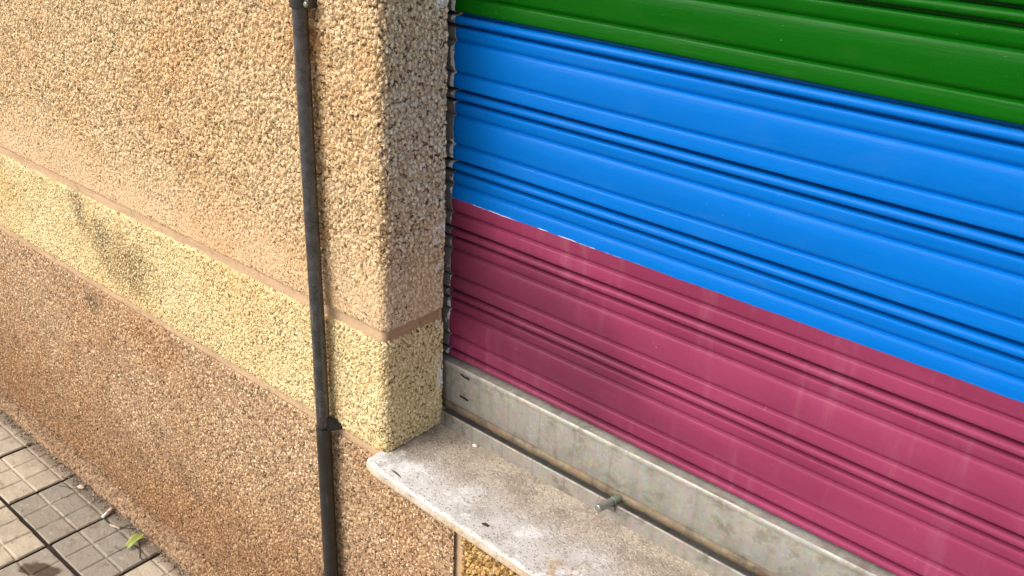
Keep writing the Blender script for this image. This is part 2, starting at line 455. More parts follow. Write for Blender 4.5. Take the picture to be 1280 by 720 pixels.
# ------------------------------------------------------------------ the facade wall
wall = empty('facade_wall', (-1.2, 0.06, 0), 'pebbledash shop wall in tan, yellow and brown bands beside the painted shutter', 'wall')
SH = 0.0137
us = spaced([(-3.2, 0.03), (-1.9, 0.0026), (-0.8, 0.0018), (-0.02, 0.0011), (0.02, 0.0015), (REV, None)])
us_w = np.concatenate([us, [REV + 0.0001]])
G1a, G1b, G2a, G2b = 0.823, 0.8375, 0.6035, 0.6155
panel('upper_render', us, G1b, 9, spaced([(G1b, 0.0012), (G1b + 0.012, 0.002), (1.50, 0.03), (3.0, None)]), M_UP, wall, SH, False, True)
panel('middle_band', us, G2b, G1a, spaced([(G2b, 0.0012), (G2b + 0.012, 0.0019), (G1a - 0.012, 0.0012), (G1a, None)]), M_BAND, wall, SH, True, True)
US2 = spaced([(-3.2, 0.03), (-1.9, 0.0026), (-0.8, 0.002), (0.157, None)])
panel('lower_render', US2, -1, G2a, spaced([(-0.02, 0.02), (0.0, 0.0024), (G2a - 0.012, 0.0012), (G2a - 0.003, None)]), M_LOW, wall, SH, True, False, wrap=False)
US3 = spaced([(0.175, 0.002), (0.55, 0.03), (2.9, None)])
panel('lower_render', US3, -1, G2a, spaced([(-0.02, 0.02), (0.2, 0.003), (G2a - 0.004, None)]), M_GOLD, wall, 0, False, False, wrap=False)
def mortar_strip(v0, v1, off, wrapped=True):
    uu = spaced([(-3.2, 0.03), (-1.9, 0.012), (-0.03, 0.0015), (0.03, 0.012), (REV, None)]) if wrapped else spaced([(-3.2, 0.03), (-1.9, 0.012), (0.16, None)])
    vv_ = np.linspace(v0 - 0.010, v1 + 0.010, 12)
    P = np.zeros((len(uu), len(vv_), 3)); UV = np.zeros((len(uu), len(vv_), 2))
    for j, v in enumerate(vv_):
        wob = np.array([mnoise.noise(Vector((q * 14, v * 90, 2.2))) * 0.0016 for q in uu])
        if wrapped: x, y = path(uu.copy(), off + wob)
        else: x, y = uu.copy(), -(off + wob)
        P[:, j, 0], P[:, j, 1], P[:, j, 2] = x, y, v + SH * np.minimum(uu, 0)
        UV[:, j, 0], UV[:, j, 1] = uu, v
    return grid_mesh('mortar_groove', P, UV, M_MORT, wall)
mortar_strip(G1a, G1b, -0.0035)
mortar_strip(G2a, G2b, -0.0035)
# upright groove under the sill
bm = bmesh.new(); zz = np.linspace(-0.02, 0.60, 40); rows = []
for z in zz:
    rows.append([bm.verts.new((x, 0.004 + mnoise.noise(Vector((x * 60, z * 20, 5))) * 0.0014, z)) for x in np.linspace(0.150, 0.182, 7)])
for a, b in zip(rows[:-1], rows[1:]):
    for j in range(6): bm.faces.new((a[j], a[j + 1], b[j + 1], b[j]))
from_bm('mortar_groove', bm, M_MORT, wall, True)
# fillet of mortar at the foot of the wall
bm = bmesh.new(); FR = []
for x in spaced([(-3.2, 0.05), (-1.9, 0.003), (-0.3, 0.05), (2.9, None)]):
    q = Vector((x * 7, 0, 0)); top = 0.014 + 0.020 * min(1, max(0, (x + 1.7) / 1.1)) + mnoise.noise(q) * 0.006
    foot = -0.0385 + mnoise.noise(q * 2.3) * 0.004 + mnoise.noise(q * 9) * 0.0022
    prof = [(foot, -0.012), (foot - 0.001, -0.001)]
    for t in np.linspace(0.06, 1, 22):
        s = math.sin(t * math.pi / 2)
        prof.append((foot + (0.001 - foot) * (1 - math.cos(t * math.pi / 2)) , 0.0 + (top) * s + 0.004 * math.sin(math.pi * t)))
    prof.append((0.006, top + 0.003))
    FR.append([(x, y + mnoise.noise(Vector((x * 40, y * 60, z * 60))) * 0.0030, z + mnoise.noise(Vector((x * 36 + 9, y * 60, z * 60))) * 0.0024) for y, z in prof])
bm.free()
PF = np.array(FR); UF = np.stack([PF[..., 0], np.concatenate([np.zeros((len(PF), 1)), np.cumsum(np.linalg.norm(np.diff(PF, axis=1), axis=2), 1)], 1) + 3.0], -1)
grid_mesh('base_fillet', PF, UF, M_FOOT, wall)
# masonry behind the render, the far jamb and the lintel over the opening
k = NT('plain_tan_render'); p = k.pos()
k.set(Base_Color=k.mix(k.noise(p, 60, 4), (0.38, 0.27, 0.15), (0.56, 0.42, 0.25)), Roughness=0.95); k.bump(k.noise(p, 130, 3), 1.0, 0.006)
M_PLAIN = k.m
bm = bmesh.new(); box(bm, -3.2, -0.014, 0.016, 0.115, -0.02, 3.0); box(bm, -3.2, -0.05, 0.115, 0.45, -0.02, 3.0)
box(bm, -0.0145, 2.9, 0.012, 0.25, -0.02, 0.594)
from_bm('masonry', bm, M_PLAIN, wall)
bm = bmesh.new(); box(bm, 2.25, 2.9, 0.0, 0.45, 0.60, 3.0, 0.01); from_bm('jamb', bm, M_PLAIN, wall)
bm = bmesh.new(); box(bm, -0.004, 2.254, 0.001, 0.45, 2.62, 3.0); from_bm('lintel', bm, M_PLAIN, wall)
# dark edge closing the reveal behind the plaster
bm = bmesh.new(); box(bm, -0.05, -0.0008, REV - 0.004, REV - 0.0006, 0.58, 3.0); from_bm('plaster_edge', bm, M_PLAIN, wall)

# ------------------------------------------------------------------ marble sill
def mat_marble():
    k = NT('worn_white_marble'); p = k.pos(); x, y, z = k.sep(p)
    c = k.mix(k.step(k.noise(p, 7, 5, 0.6, 0.8), 0.35, 0.65), (0.56, 0.545, 0.525), (0.42, 0.405, 0.385))
    vein = k.math('ABSOLUTE', k.math('SUBTRACT', k.noise(k.vmath('ADD', p, (2, 1, 5)), 9, 5, .6, 1.2), 0.5))
    c = k.mix(k.step(vein, 0.03, 0.0, 0, 0.35), c, (0.45, 0.45, 0.46))
    top = k.step(z, 0.6135, 0.6170)
    # speckled grime, heavier towards the shutter; browner tone towards the pillar
    back = k.step(k.math('ADD', y, k.math('MULTIPLY', k.math('SUBTRACT', k.noise(p, 11, 4, .65), .5), 0.20)), -0.035, 0.085)
    left = k.step(k.math('ADD', x, k.math('MULTIPLY', k.math('SUBTRACT', k.noise(p, 13, 4, .6), .5), 0.16)), 0.20, 0.0)
    left = k.math('MULTIPLY', left, k.step(y, -0.02, 0.04))
    grime = k.math('MAXIMUM', back, left)  # grime towards the shutter, browner tone towards the pillar
    patch = k.step(k.noise(k.vmath('ADD', p, (4, 4, 0)), 8, 5, .65), 0.50, 0.66)
    gl = k.math('MAXIMUM', grime, k.math('MULTIPLY', patch, 0.7))
    wet = k.step(k.noise(k.vmath('ADD', p, (1, 6, 0)), 16, 5, .7), 0.36, 0.60)
    c = k.mix(k.math('MULTIPLY', k.math('MULTIPLY', gl, top), 0.78), c, k.mix(wet, (0.19, 0.142, 0.095), (0.37, 0.30, 0.215)))
    gv = k.vor(k.vmath('ADD', p, k.vmath('SCALE', k.noise(p, 160, 2, out=1), 0.006)), 300, 1.0, '3D')
    gc = k.sep(gv.outputs['Color'])
    dk = k.math('MULTIPLY', k.math('GREATER_THAN', gc[0], k.step(gl, 0.0, 1.0, 0.74, 0.52)), k.step(gv.outputs['Distance'], 0.62, 0.30))
    c = k.mix(k.math('MULTIPLY', k.math('MULTIPLY', dk, top), 0.62), c, k.mix(gc[1], (0.15, 0.11, 0.075), (0.42, 0.37, 0.30)))
    lt = k.math('MULTIPLY', k.math('LESS_THAN', gc[0], 0.22), k.step(gv.outputs['Distance'], 0.60, 0.25))
    c = k.mix(k.math('MULTIPLY', k.math('MULTIPLY', lt, top), 0.60), c, (0.62, 0.56, 0.47))
    chalk = k.math('MULTIPLY', k.step(k.noise(k.vmath('ADD', p, (3, 0, 2)), 17, 6, .75), 0.49, 0.60), k.step(y, 0.075, 0.0))
    c = k.mix(k.math('MULTIPLY', k.math('MULTIPLY', chalk, top), 0.65), c, (0.74, 0.74, 0.745))
    rust = k.math('MULTIPLY', k.step(k.ellipse(x, y, 0.372, -0.018, 0.035, 0.030, 0.4), 1.3, 0.1), k.step(k.noise(p, 60, 4, .7), 0.40, 0.60))
    c = k.mix(k.math('MULTIPLY', rust, 0.8), c, (0.36, 0.25, 0.13))
    # yellowed front edge
    fr = k.math('SUBTRACT', 1.0, top)
    c = k.mix(k.math('MULTIPLY', fr, k.step(k.noise(p, 34, 4, .65), 0.3, 0.65, 0.35, 0.95)), c, k.mix(k.step(k.noise(p, 90, 4, .7), .42, .62), (0.50, 0.385, 0.25), (0.34, 0.25, 0.155)))
    k.set(Base_Color=c, Roughness=k.step(k.noise(p, 30, 3), 0.3, 0.7, 0.45, 0.75), Specular_IOR_Level=0.35)
    k.bump(k.math('ADD', k.noise(p, 300, 3, .7), k.math('SUBTRACT', k.noise(p, 60, 3), dk)), 0.6, 0.0014)
    return k.m
M_MARB = mat_marble()
sill = empty('marble_sill', (1.1, 0.04, 0.598), 'white marble window sill with brown grime, under the shutter', 'window sill')
bm = bmesh.new()
xs = spaced([(-0.012, 0.004), (0.7, 0.05), (2.25, None)])
rows = []
ZT = 0.6194
def chip(x): return 0.004 * max(0, mnoise.noise(Vector((x * 22, 1.3, 0)))) + 0.0022 * max(0, mnoise.noise(Vector((x * 70, 4.3, 0))) - 0.1)
for i, x in enumerate(xs):
    fy = -0.0375 - 0.010 * min(1, max(0, x / 0.35)) + mnoise.noise(Vector((x * 6, 7, 0))) * 0.0015
    if x < 0.02: fy += 0.006 * (1 - (x + 0.012) / 0.032) ** 2
    ch = chip(x)
    prof = [(0.13, ZT - 0.019), (fy + 0.001, ZT - 0.0185), (fy, ZT - 0.0165), (fy - 0.0004, ZT - 0.011), (fy + ch * 0.3, ZT - 0.004 - ch), (fy + 0.0014 + ch * 0.6, ZT - 0.0012 - ch * 0.4), (fy + 0.0045 + ch, ZT - 0.0001), (fy + 0.014, ZT), (0.03, ZT), (0.08, ZT), (0.13, ZT)]
    rows.append([bm.verts.new((x, y, z)) for y, z in prof])
n = len(rows[0])
for a, b in zip(rows[:-1], rows[1:]):
    for j in range(n): bm.faces.new((a[j], b[j], b[(j + 1) % n], a[(j + 1) % n]))
bm.faces.new(rows[0]); bm.faces.new(rows[-1])
from_bm('slab', bm, M_MARB, sill)
# ------------------------------------------------------------------ metals
def mat_metal(name, a, b, dirt, dirt_amt, rough=0.45, streak=True, metallic=0.75):
    k = NT(name); p = k.pos()
    c = k.mix(k.noise(p, 16, 4, .6), a, b)
    sp = k.vor(p, 210, 1.0, '3D')
    c = k.mix(0.18, c, sp.outputs['Color'], 'SOFT_LIGHT')
    if streak:
        st = k.noise(k.vmath('MULTIPLY', p, (48, 1, 2.2)), 1.0, 4, .6)
        c = k.mix(k.step(st, 0.45, 0.75, 0, 0.30), c, dirt)
        x = k.sep(p)[0]
        seam = k.math('LESS_THAN', k.math('ABSOLUTE', k.math('SUBTRACT', k.math('FRACT', k.math('MULTIPLY', k.math('ADD', x, k.math('MULTIPLY', k.noise(p, 3, 2), .06)), 15.0)), 0.5)), 0.028)
        c = k.mix(k.math('MULTIPLY', k.math('MULTIPLY', seam, k.step(x, 0.42, 0.30)), 0.28), c, dirt)
    d = k.step(k.noise(p, 30, 5, .68), 0.50, 0.68, 0, dirt_amt)
    c = k.mix(d, c, dirt)
    k.set(Base_Color=c, Metallic=metallic, Roughness=k.step(k.noise(p, 40, 4), .3, .7, rough - 0.1, rough + 0.2))
    k.bump(k.math('ADD', k.noise(p, 160, 3), k.math('MULTIPLY', k.noise(p, 14, 3), 3)), 0.25, 0.001)
    return k.m
M_BAR = mat_metal('dirty_galvanised_steel', (0.39, 0.38, 0.34), (0.30, 0.29, 0.255), (0.17, 0.15, 0.112), 0.6, 0.6, True, 0.45)
M_CHAN = mat_metal('grimy_steel_channel', (0.36, 0.34, 0.30), (0.27, 0.25, 0.22), (0.12, 0.10, 0.075), 0.7, 0.6, True, 0.45)
M_RUST = mat_metal('rusty_strip', (0.12, 0.094, 0.062), (0.20, 0.148, 0.09), (0.06, 0.046, 0.032), 0.8, 0.65, False, 0.25)
M_BOLT = mat_metal('grey_bolt_steel', (0.34, 0.35, 0.31), (0.26, 0.27, 0.24), (0.12, 0.115, 0.09), 0.5, 0.4, False, 0.8)
M_GUIDE = mat_metal('dark_guide_steel', (0.055, 0.05, 0.046), (0.03, 0.028, 0.025), (0.016, 0.014, 0.012), 0.5, 0.6, False, 0.3)
M_FLOOR = mat_metal('silted_channel_floor', (0.17, 0.155, 0.13), (0.12, 0.11, 0.095), (0.06, 0.05, 0.04), 0.8, 0.7, False, 0.1)
k = NT('slot_black'); k.set(Base_Color=(0.012, 0.011, 0.010), Roughness=0.9); M_BLACK = k.m

# ------------------------------------------------------------------ roller shutter
ZG, ZM = 1.3015, 1.0246
def mat_paint():
    k = NT('shutter_gloss_paint'); p = k.pos(); x, y, z = k.sep(p)
    wav = k.math('MULTIPLY', k.math('SUBTRACT', k.noise(k.vmath('MULTIPLY', p, (1, 0, 0)), 14, 5, .65), .5), 0.0055)
    zz_ = k.math('ADD', z, wav)
    mar = k.mix(k.step(k.noise(k.vmath('MULTIPLY', p, (2.2, 0, 5.5)), 1.7, 4, .6), 0.35, 0.65), (0.185, 0.026, 0.066), (0.225, 0.034, 0.085))
    # grey dust lying on the maroon, in runs
    run = k.noise(k.vmath('MULTIPLY', p, (26, 0, 3.5)), 1.0, 4, .65)
    mar = k.mix(k.step(run, 0.52, 0.74, 0, 0.28), mar, (0.33, 0.13, 0.17))
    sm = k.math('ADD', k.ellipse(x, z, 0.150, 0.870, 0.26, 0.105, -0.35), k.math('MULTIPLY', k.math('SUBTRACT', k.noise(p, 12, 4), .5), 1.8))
    mar = k.mix(k.step(sm, 1.7, 0.0, 0, 0.72), mar, (0.085, 0.016, 0.032))  # dirt smear, widened to paint in the light falloff towards the left
    blu = k.mix(k.noise(k.vmath('MULTIPLY', p, (2, 0, 8)), 2.0, 3), (0.0, 0.104, 0.41), (0.0, 0.128, 0.48))
    gre = k.mix(k.noise(k.vmath('MULTIPLY', p, (2, 0, 8)), 2.0, 3), (0.001, 0.066, 0.001), (0.002, 0.084, 0.002))
    sc = k.step(k.noise(p, 130, 4, .7), 0.66, 0.72, 0, 0.35)
    gre = k.mix(sc, gre, (0.06, 0.15, 0.05))
    c = k.mix(k.math('GREATER_THAN', zz_, ZM), mar, blu)
    # primer left bare along the blue and maroon join
    ln = k.math('LESS_THAN', k.math('ABSOLUTE', k.math('SUBTRACT', zz_, ZM + 0.0004)), 0.00065)
    ln = k.math('MULTIPLY', ln, k.step(k.noise(k.vmath('MULTIPLY', p, (1, 0, 0)), 16, 3, .6), 0.46, 0.56))
    c = k.mix(k.math('MULTIPLY', k.math('MULTIPLY', ln, k.step(x, 0.36, 0.28)), 0.8), c, (0.62, 0.60, 0.66))
    c = k.mix(k.math('GREATER_THAN', z, ZG), c, gre)
    # dusty film
    dust = k.step(k.noise(k.vmath('MULTIPLY', p, (6, 0, 14)), 2.0, 5, .65), 0.5, 0.8, 0, 0.02)
    c = k.mix(dust, c, (0.42, 0.40, 0.38))
    # the brush stopped short of the guide: white primer, then bare grey metal
    e = k.math('ADD', x, k.math('MULTIPLY', k.math('SUBTRACT', k.noise(p, 110, 3, .6), .5), 0.006))
    e = k.math('SUBTRACT', e, k.math('MULTIPLY', k.math('SUBTRACT', z, 1.0), 0.004))
    wide = k.math('MULTIPLY', k.step(k.noise(k.vmath('MULTIPLY', p, (1, 0, 1)), 60, 3, .6), 0.50, 0.60), 0.0075)
    edge0 = k.math('SUBTRACT', -0.0034, wide)
    white = k.math('GREATER_THAN', e, edge0)
    paint = k.math('GREATER_THAN', e, -0.0030)
    bare = k.mix(k.noise(p, 50, 4), (0.27, 0.255, 0.245), (0.12, 0.112, 0.11))
    c2 = k.mix(white, bare, (0.72, 0.72, 0.74))
    c = k.mix(paint, c2, c)
    rough = k.step(k.noise(k.vmath('MULTIPLY', p, (3, 0, 9)), 3, 4, .6), 0.3, 0.7, 0.24, 0.40)
    k.set(Base_Color=c, Roughness=rough, Specular_IOR_Level=0.13)
    # worn specks and hairline scratches
    wv = k.math('MULTIPLY', k.step(k.noise(k.vmath('MULTIPLY', p, (120, 120, 260)), 1.0, 3, .7), 0.70, 0.74), k.step(k.noise(p, 6, 3), 0.5, 0.6))
    c = k.mix(k.math('MULTIPLY', k.math('MULTIPLY', wv, paint), 0.35), c, (0.42, 0.42, 0.42))
    k.set(Base_Color=c)
    k.put(k.b.inputs['Specular Tint'], k.mix(0.40, (1, 1, 1), k.mix(1.0, c, (2.2, 2.2, 2.2), 'MULTIPLY')))
    brush = k.noise(k.vmath('MULTIPLY', p, (7, 0, 420)), 1.0, 3, .6)
    hh = k.math('ADD', k.math('MULTIPLY', brush, 0.55), k.math('MULTIPLY', k.noise(k.vmath('MULTIPLY', p, (5, 0, 40)), 1.0, 3), 3.0))
    hh = k.math('ADD', hh, k.math('MULTIPLY', k.noise(p, 240, 3, .6), 0.30))
    k.bump(hh, 0.26, 0.0015)
    return k.m
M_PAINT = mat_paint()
shutter = empty('roller_shutter', (1.1, 0.15, 0.64), 'closed slatted metal roller shutter painted green, blue and maroon', 'shutter')
PITCH = 0.1087
YS = 0.1487
def slat_profile():
    """front outline from the top of the hinge bead to the foot of the slat: (out, down)"""
    pts = [(-0.014, 0.0), (-0.014, 0.0036), (-0.0050, 0.0040)]
    for t in np.linspace(0.14, 0.90, 11):                          # rolled bead
        a = math.pi * t
        pts.append((-0.0058 + 0.0092 * math.sin(a) ** 0.8, 0.0034 + 0.0124 * (1 - math.cos(a)) / 2))
    pts += [(-0.0050, 0.0156), (-0.014, 0.0159), (-0.014, 0.0198), (-0.0012, 0.0202), (0.0006, 0.0212), (0.0012, 0.0222)]
    pts += [(0.0008, 0.027), (0.0001, 0.032), (-0.0006, 0.0352), (-0.0038, 0.0385), (-0.0044, 0.0394), (-0.0038, 0.0399), (-0.0002, 0.0408), (0.0009, 0.0422)]
    for t in np.linspace(0.08, 0.95, 9):
        pts.append((0.0010 + 0.0021 * math.sin(math.pi * t ** 0.75) - 0.0004 * t, 0.0430 + (0.0805 - 0.0430) * t))
    pts += [(0.0002, 0.0814), (-0.0036, 0.0843), (-0.0042, 0.0852), (-0.0036, 0.0857), (0.0002, 0.0866), (0.0014, 0.0878), (0.0019, 0.0894)]
    pts += [(0.0024, 0.095), (0.0028, 0.1005), (0.0028, 0.1045), (0.0018, 0.1062), (-0.0005, 0.1070), (-0.014, PITCH - 0.0012), (-0.014, PITCH - 0.0006)]
    return pts
prof_front = slat_profile()
def make_slat(seed):
    bm = bmesh.new()
    prof = [(YS - o, -d) for o, d in prof_front] + [(YS + 0.0165, -PITCH + 0.0006), (YS + 0.0165, 0.0)]
    xs_ = spaced([(-0.055, 0.02), (1.1, 0.08), (2.28, None)])
    tilt = random.uniform(-0.010, 0.010)
    rings = []
    for x in xs_:
        dz = mnoise.noise(Vector((x * 1.1, seed, 4))) * 0.0009
        sag = mnoise.noise(Vector((x * 2.0, seed, 9))) * 0.0014
        ring = []
        for (y, z) in prof:
            dent = mnoise.noise(Vector((x * 9, z * 22, seed))) * 0.00055 if y < YS + 0.006 else 0
            ring.append(bm.verts.new((x, y + sag + dent + tilt * (z + PITCH / 2), z + dz)))
        rings.append(ring)
    n = len(prof)
    for a, b in zip(rings[:-1], rings[1:]):
        for j in range(n): bm.faces.new((a[j], a[(j + 1) % n], b[(j + 1) % n], b[j]))
    bm.faces.new(rings[0]); bm.faces.new(rings[-1])
    bmesh.ops.recalc_face_normals(bm, faces=bm.faces)
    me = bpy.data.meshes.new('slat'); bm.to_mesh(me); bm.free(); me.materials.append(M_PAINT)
    me.shade_smooth()
    try: me.set_sharp_from_angle(angle=R(50))
    except Exception: pass
    return me
for i in range(-5, 12):
    top = 1.3028 + PITCH * i
    if top < 0.77: continue
    o = bpy.data.objects.new('slat', make_slat(i * 3.7))
    COL.objects.link(o); o.parent = shutter
    o.location = Vector((0, random.uniform(-.0012, .0012), top)) - Vector(shutter.location)
# short bead strip between the last slat and the bottom bar
bm = bmesh.new()
sub = [(o, d) for o, d in prof_front if d <= 0.0199]
extrude_x(bm, [(YS - o, 1.3028 - 5 * PITCH - d) for o, d in sub] + [(YS + 0.0165, 1.3028 - 5 * PITCH - 0.0199), (YS + 0.0165, 1.3028 - 5 * PITCH)], spaced([(-0.055, 0.05), (2.28, None)]))
o = from_bm('hinge_strip', bm, M_PAINT, shutter, True)
try: o.data.set_sharp_from_angle(angle=R(50))
except Exception: pass
# bottom bar with a rolled top lip
bm = bmesh.new()
ZB0, ZB1 = 0.662, 0.7400
pf = [(0.160, ZB0), (0.1395, ZB0), (0.1388, ZB0 + 0.001)]
pf += [(0.1390, ZB1 - 0.013), (0.1388, ZB1 - 0.0105)]
for t in np.linspace(0, 1, 7):
    a = math.pi * (t - 0.25) * 0.95
    pf.append((0.1380 - 0.0030 * math.cos(a), ZB1 - 0.0058 + 0.0052 * math.sin(a)))
pf += [(0.1440, ZB1 - 0.001), (0.160, ZB1 - 0.001)]
extrude_x(bm, pf, spaced([(-0.055, 0.02), (0.9, 0.06), (2.28, None)]), lambda x: (mnoise.noise(Vector((x * 3, 9, 0))) * 0.0010, mnoise.noise(Vector((x * 2, 3, 0))) * 0.0007))
bar = from_bm('bottom_bar', bm, M_BAR, shutter, True)
try: bar.data.set_sharp_from_angle(angle=R(40))
except Exception: pass
def slot(pts):
    b = bmesh.new(); lay = []
    for yy in (0.1378, 0.1372):
        lay.append([b.verts.new((x, yy, z)) for x, z in pts])
    nn = len(pts)
    b.faces.new(lay[0]); b.faces.new(lay[1])
    for j in range(nn): b.faces.new((lay[0][j], lay[0][(j + 1) % nn], lay[1][(j + 1) % nn], lay[1][j]))
    o = from_bm('slot', b, M_BLACK); o.parent = bar; o.location = (0, 0, 0); return o
slot([(0.0320, 0.7262), (0.0345, 0.7272), (0.0385, 0.7258), (0.0430, 0.7250), (0.0450, 0.7262), (0.0500, 0.7262), (0.0530, 0.7244), (0.0525, 0.7222), (0.0460, 0.7222), (0.0400, 0.7226), (0.0340, 0.7240)])
slot([(0.0310, 0.6840), (0.0330, 0.6852), (0.0500, 0.6842), (0.0520, 0.6822), (0.0500, 0.6806), (0.0330, 0.6818)])
bm = bmesh.new()
extrude_x(bm, [(0.158, ZB0 - 0.017), (0.1390, ZB0 - 0.0168), (0.1362, ZB0 - 0.014), (0.1352, ZB0 - 0.007), (0.1382, ZB0 - 0.0006), (0.158, ZB0 - 0.0004)], spaced([(-0.05, 0.006), (0.9, 0.06), (2.28, None)]), lambda x: (mnoise.noise(Vector((x * 40, 1, 0))) * 0.0011, mnoise.noise(Vector((x * 25, 6, 0))) * 0.0010))
from_bm('bottom_seal', bm, M_RUST, shutter, True)
# upright guide the slats run in
bm = bmesh.new(); box(bm, -0.050, -0.0285, 0.1265, 0.1330, 0.622, 2.6, 0.001); box(bm, -0.060, -0.056, 0.1265, 0.19, 0.622, 2.6)
from_bm('guide_rail', bm, M_GUIDE, shutter)
bm = bmesh.new(); box(bm, 2.255, 2.30, 0.1265, 0.1330, 0.622, 2.6, 0.001); from_bm('guide_rail', bm, M_GUIDE, shutter)

# ------------------------------------------------------------------ floor channel under the shutter and its bolt
chan = empty('shutter_channel', (1.1, 0.14, ZT), 'dirty steel floor channel along the marble sill below the shutter', 'channel')
bm = bmesh.new()
LZ = 0.6475
pf = [(0.1242, ZT - 0.002), (0.1238, LZ - 0.0012), (0.1246, LZ), (0.1268, LZ), (0.1274, LZ - 0.001), (0.1276, ZT + 0.001), (0.1276, ZT - 0.002)]
extrude_x(bm, pf, spaced([(-0.02, 0.01), (0.9, 0.05), (2.25, None)]), lambda x: (mnoise.noise(Vector((x * 5, 2, 0))) * 0.0012, mnoise.noise(Vector((x * 6, 8, 0))) * 0.0008))
from_bm('channel_lip', bm, M_CHAN, chan)
bm = bmesh.new(); box(bm, -0.02, 2.25, 0.1277, 0.172, ZT - 0.002, ZT + 0.006)
from_bm('channel_floor', bm, M_FLOOR, chan)
bolt_o = empty('locking_bolt', (0.36, 0.125, 0.650), 'short grey steel bolt sticking out over the channel lip', 'bolt')
bm = bmesh.new()
a, b = Vector((0.3535, 0.0930, 0.6530)), Vector((0.3625, 0.139, 0.6525))
d_ = (b - a).normalized()
tube(bm, [a, a + d_ * 0.0006, a + d_ * 0.0014, a + d_ * 0.029, a + d_ * 0.0295, a + d_ * 0.031, a + d_ * 0.0315, b], [0.0046, 0.0056, 0.0061, 0.0061, 0.0050, 0.0050, 0.0068, 0.0068], 20)
o = from_bm('rod', bm, M_BOLT, bolt_o, True)
try: o.data.set_sharp_from_angle(angle=R(40))
except Exception: pass
bm = bmesh.new(); box(bm, 0.349, 0.3655, 0.119, 0.1222, 0.6375, 0.6470, 0.0008); from_bm('bracket', bm, M_BOLT, bolt_o)

# ------------------------------------------------------------------ black pipe
def mat_pipe(name, a, b, rough):
    k = NT(name); p = k.pos()
    c = k.mix(k.step(k.noise(p, 55, 5, .65), 0.35, 0.68), a, b)
    c = k.mix(k.step(k.noise(k.vmath('MULTIPLY', p, (160, 160, 14)), 1.0, 3), 0.58, 0.75, 0, 0.5), c, (0.14, 0.135, 0.135))
    k.set(Base_Color=c, Roughness=k.step(k.noise(p, 90, 4), 0.3, 0.7, rough, rough + 0.20), Specular_IOR_Level=0.6)
    k.bump(k.math('ADD', k.noise(p, 200, 3), k.math('MULTIPLY', k.noise(p, 40, 3), 1.5)), 0.10, 0.0008)
    return k.m
M_PIPE = mat_pipe('black_painted_pipe', (0.020, 0.020, 0.022), (0.055, 0.054, 0.058), 0.18)
M_SLEEVE = mat_pipe('matt_black_sleeve', (0.007, 0.0065, 0.006), (0.016, 0.015, 0.014), 0.34)
pipe = empty('wall_pipe', (-0.136, -0.017, 0), 'thin black pipe running down the pebbledash wall, clamped at the top', 'pipe')
PY = -0.0175
def pc(z): return (-0.1375 - (z - 0.60) * 0.0075 + mnoise.noise(Vector((z * 2.1, 0, 4))) * 0.0014, PY, z)
bm = bmesh.new()
zs_ = list(np.linspace(0.605, 2.6, 60))
tube(bm, [pc(z) for z in zs_], 0.0112, 28)
from_bm('upper_tube', bm, M_PIPE, pipe, True)
bm = bmesh.new()
zs2 = [0.0, 0.1, 0.2, 0.3, 0.4, 0.5, 0.604, 0.613, 0.6150, 0.6152]
tube(bm, [pc(z) for z in zs2], [0.0128] * 7 + [0.0128, 0.0122, 0.0113], 28)
o = from_bm('lower_sleeve', bm, M_SLEEVE, pipe, True)
try: o.data.set_sharp_from_angle(angle=R(40))
except Exception: pass
def clamp(z, lugx):
    bm = bmesh.new(); c0 = Vector(pc(z))
    seg = 36; ri, ro, hh = 0.0114, 0.0142, 0.0065
    rings = []
    for (r, dz) in ((ri, -hh), (ro - .0006, -hh), (ro, -hh + .0008), (ro, hh - .0008), (ro - .0006, hh), (ri, hh)):
        rings.append([bm.verts.new(c0 + Vector((math.cos(2 * math.pi * q / seg) * r, math.sin(2 * math.pi * q / seg) * r, dz))) for q in range(seg)])
    for a_, b_ in zip(rings, rings[1:] + rings[:1]):
        for j in range(seg): bm.faces.new((a_[j], a_[(j + 1) % seg], b_[(j + 1) % seg], b_[j]))
    o = from_bm('clamp', bm, M_SLEEVE, pipe, False)
    b2 = bmesh.new(); box(b2, c0.x + 0.0125, c0.x + 0.024, c0.y - 0.003, c0.y + 0.003, z - 0.006, z + 0.006, 0.0012)
    box(b2, c0.x + 0.013, c0.x + 0.019, c0.y + 0.0045, 0.004, z - 0.006, z + 0.006, 0.0010)
    q = from_bm('lug', b2, M_SLEEVE); q.parent = o; q.location = (0, 0, 0)
    b3 = bmesh.new(); s0 = Vector((c0.x + 0.0195, c0.y - 0.0032, z))
    tube(b3, [s0, s0 + Vector((0, -0.0025, 0)), s0 + Vector((0, -0.0032, 0))], [0.0040, 0.0038, 0.0026], 16)
    q = from_bm('screw', b3, M_BOLT); q.parent = o; q.location = (0, 0, 0)
clamp(1.3130, 1)
# small black clip holding the joint to the wall
bm = bmesh.new(); c0 = Vector(pc(0.622))
vsx = [bm.verts.new(v) for v in ((c0.x + 0.008, c0.y - 0.004, 0.642), (c0.x + 0.008, c0.y - 0.004, 0.610), (c0.x + 0.028, -0.0025, 0.6225), (c0.x + 0.028, -0.0025, 0.6165), (c0.x + 0.008, c0.y + 0.004, 0.642), (c0.x + 0.008, c0.y + 0.004, 0.610), (c0.x + 0.028, 0.004, 0.6225), (c0.x + 0.028, 0.004, 0.6165))]
for f in ((0, 2, 3, 1), (4, 5, 7, 6), (0, 4, 6, 2), (1, 3, 7, 5), (0, 1, 5, 4), (2, 6, 7, 3)): bm.faces.new([vsx[i] for i in f])
from_bm('wall_clip', bm, M_BLACK, pipe)

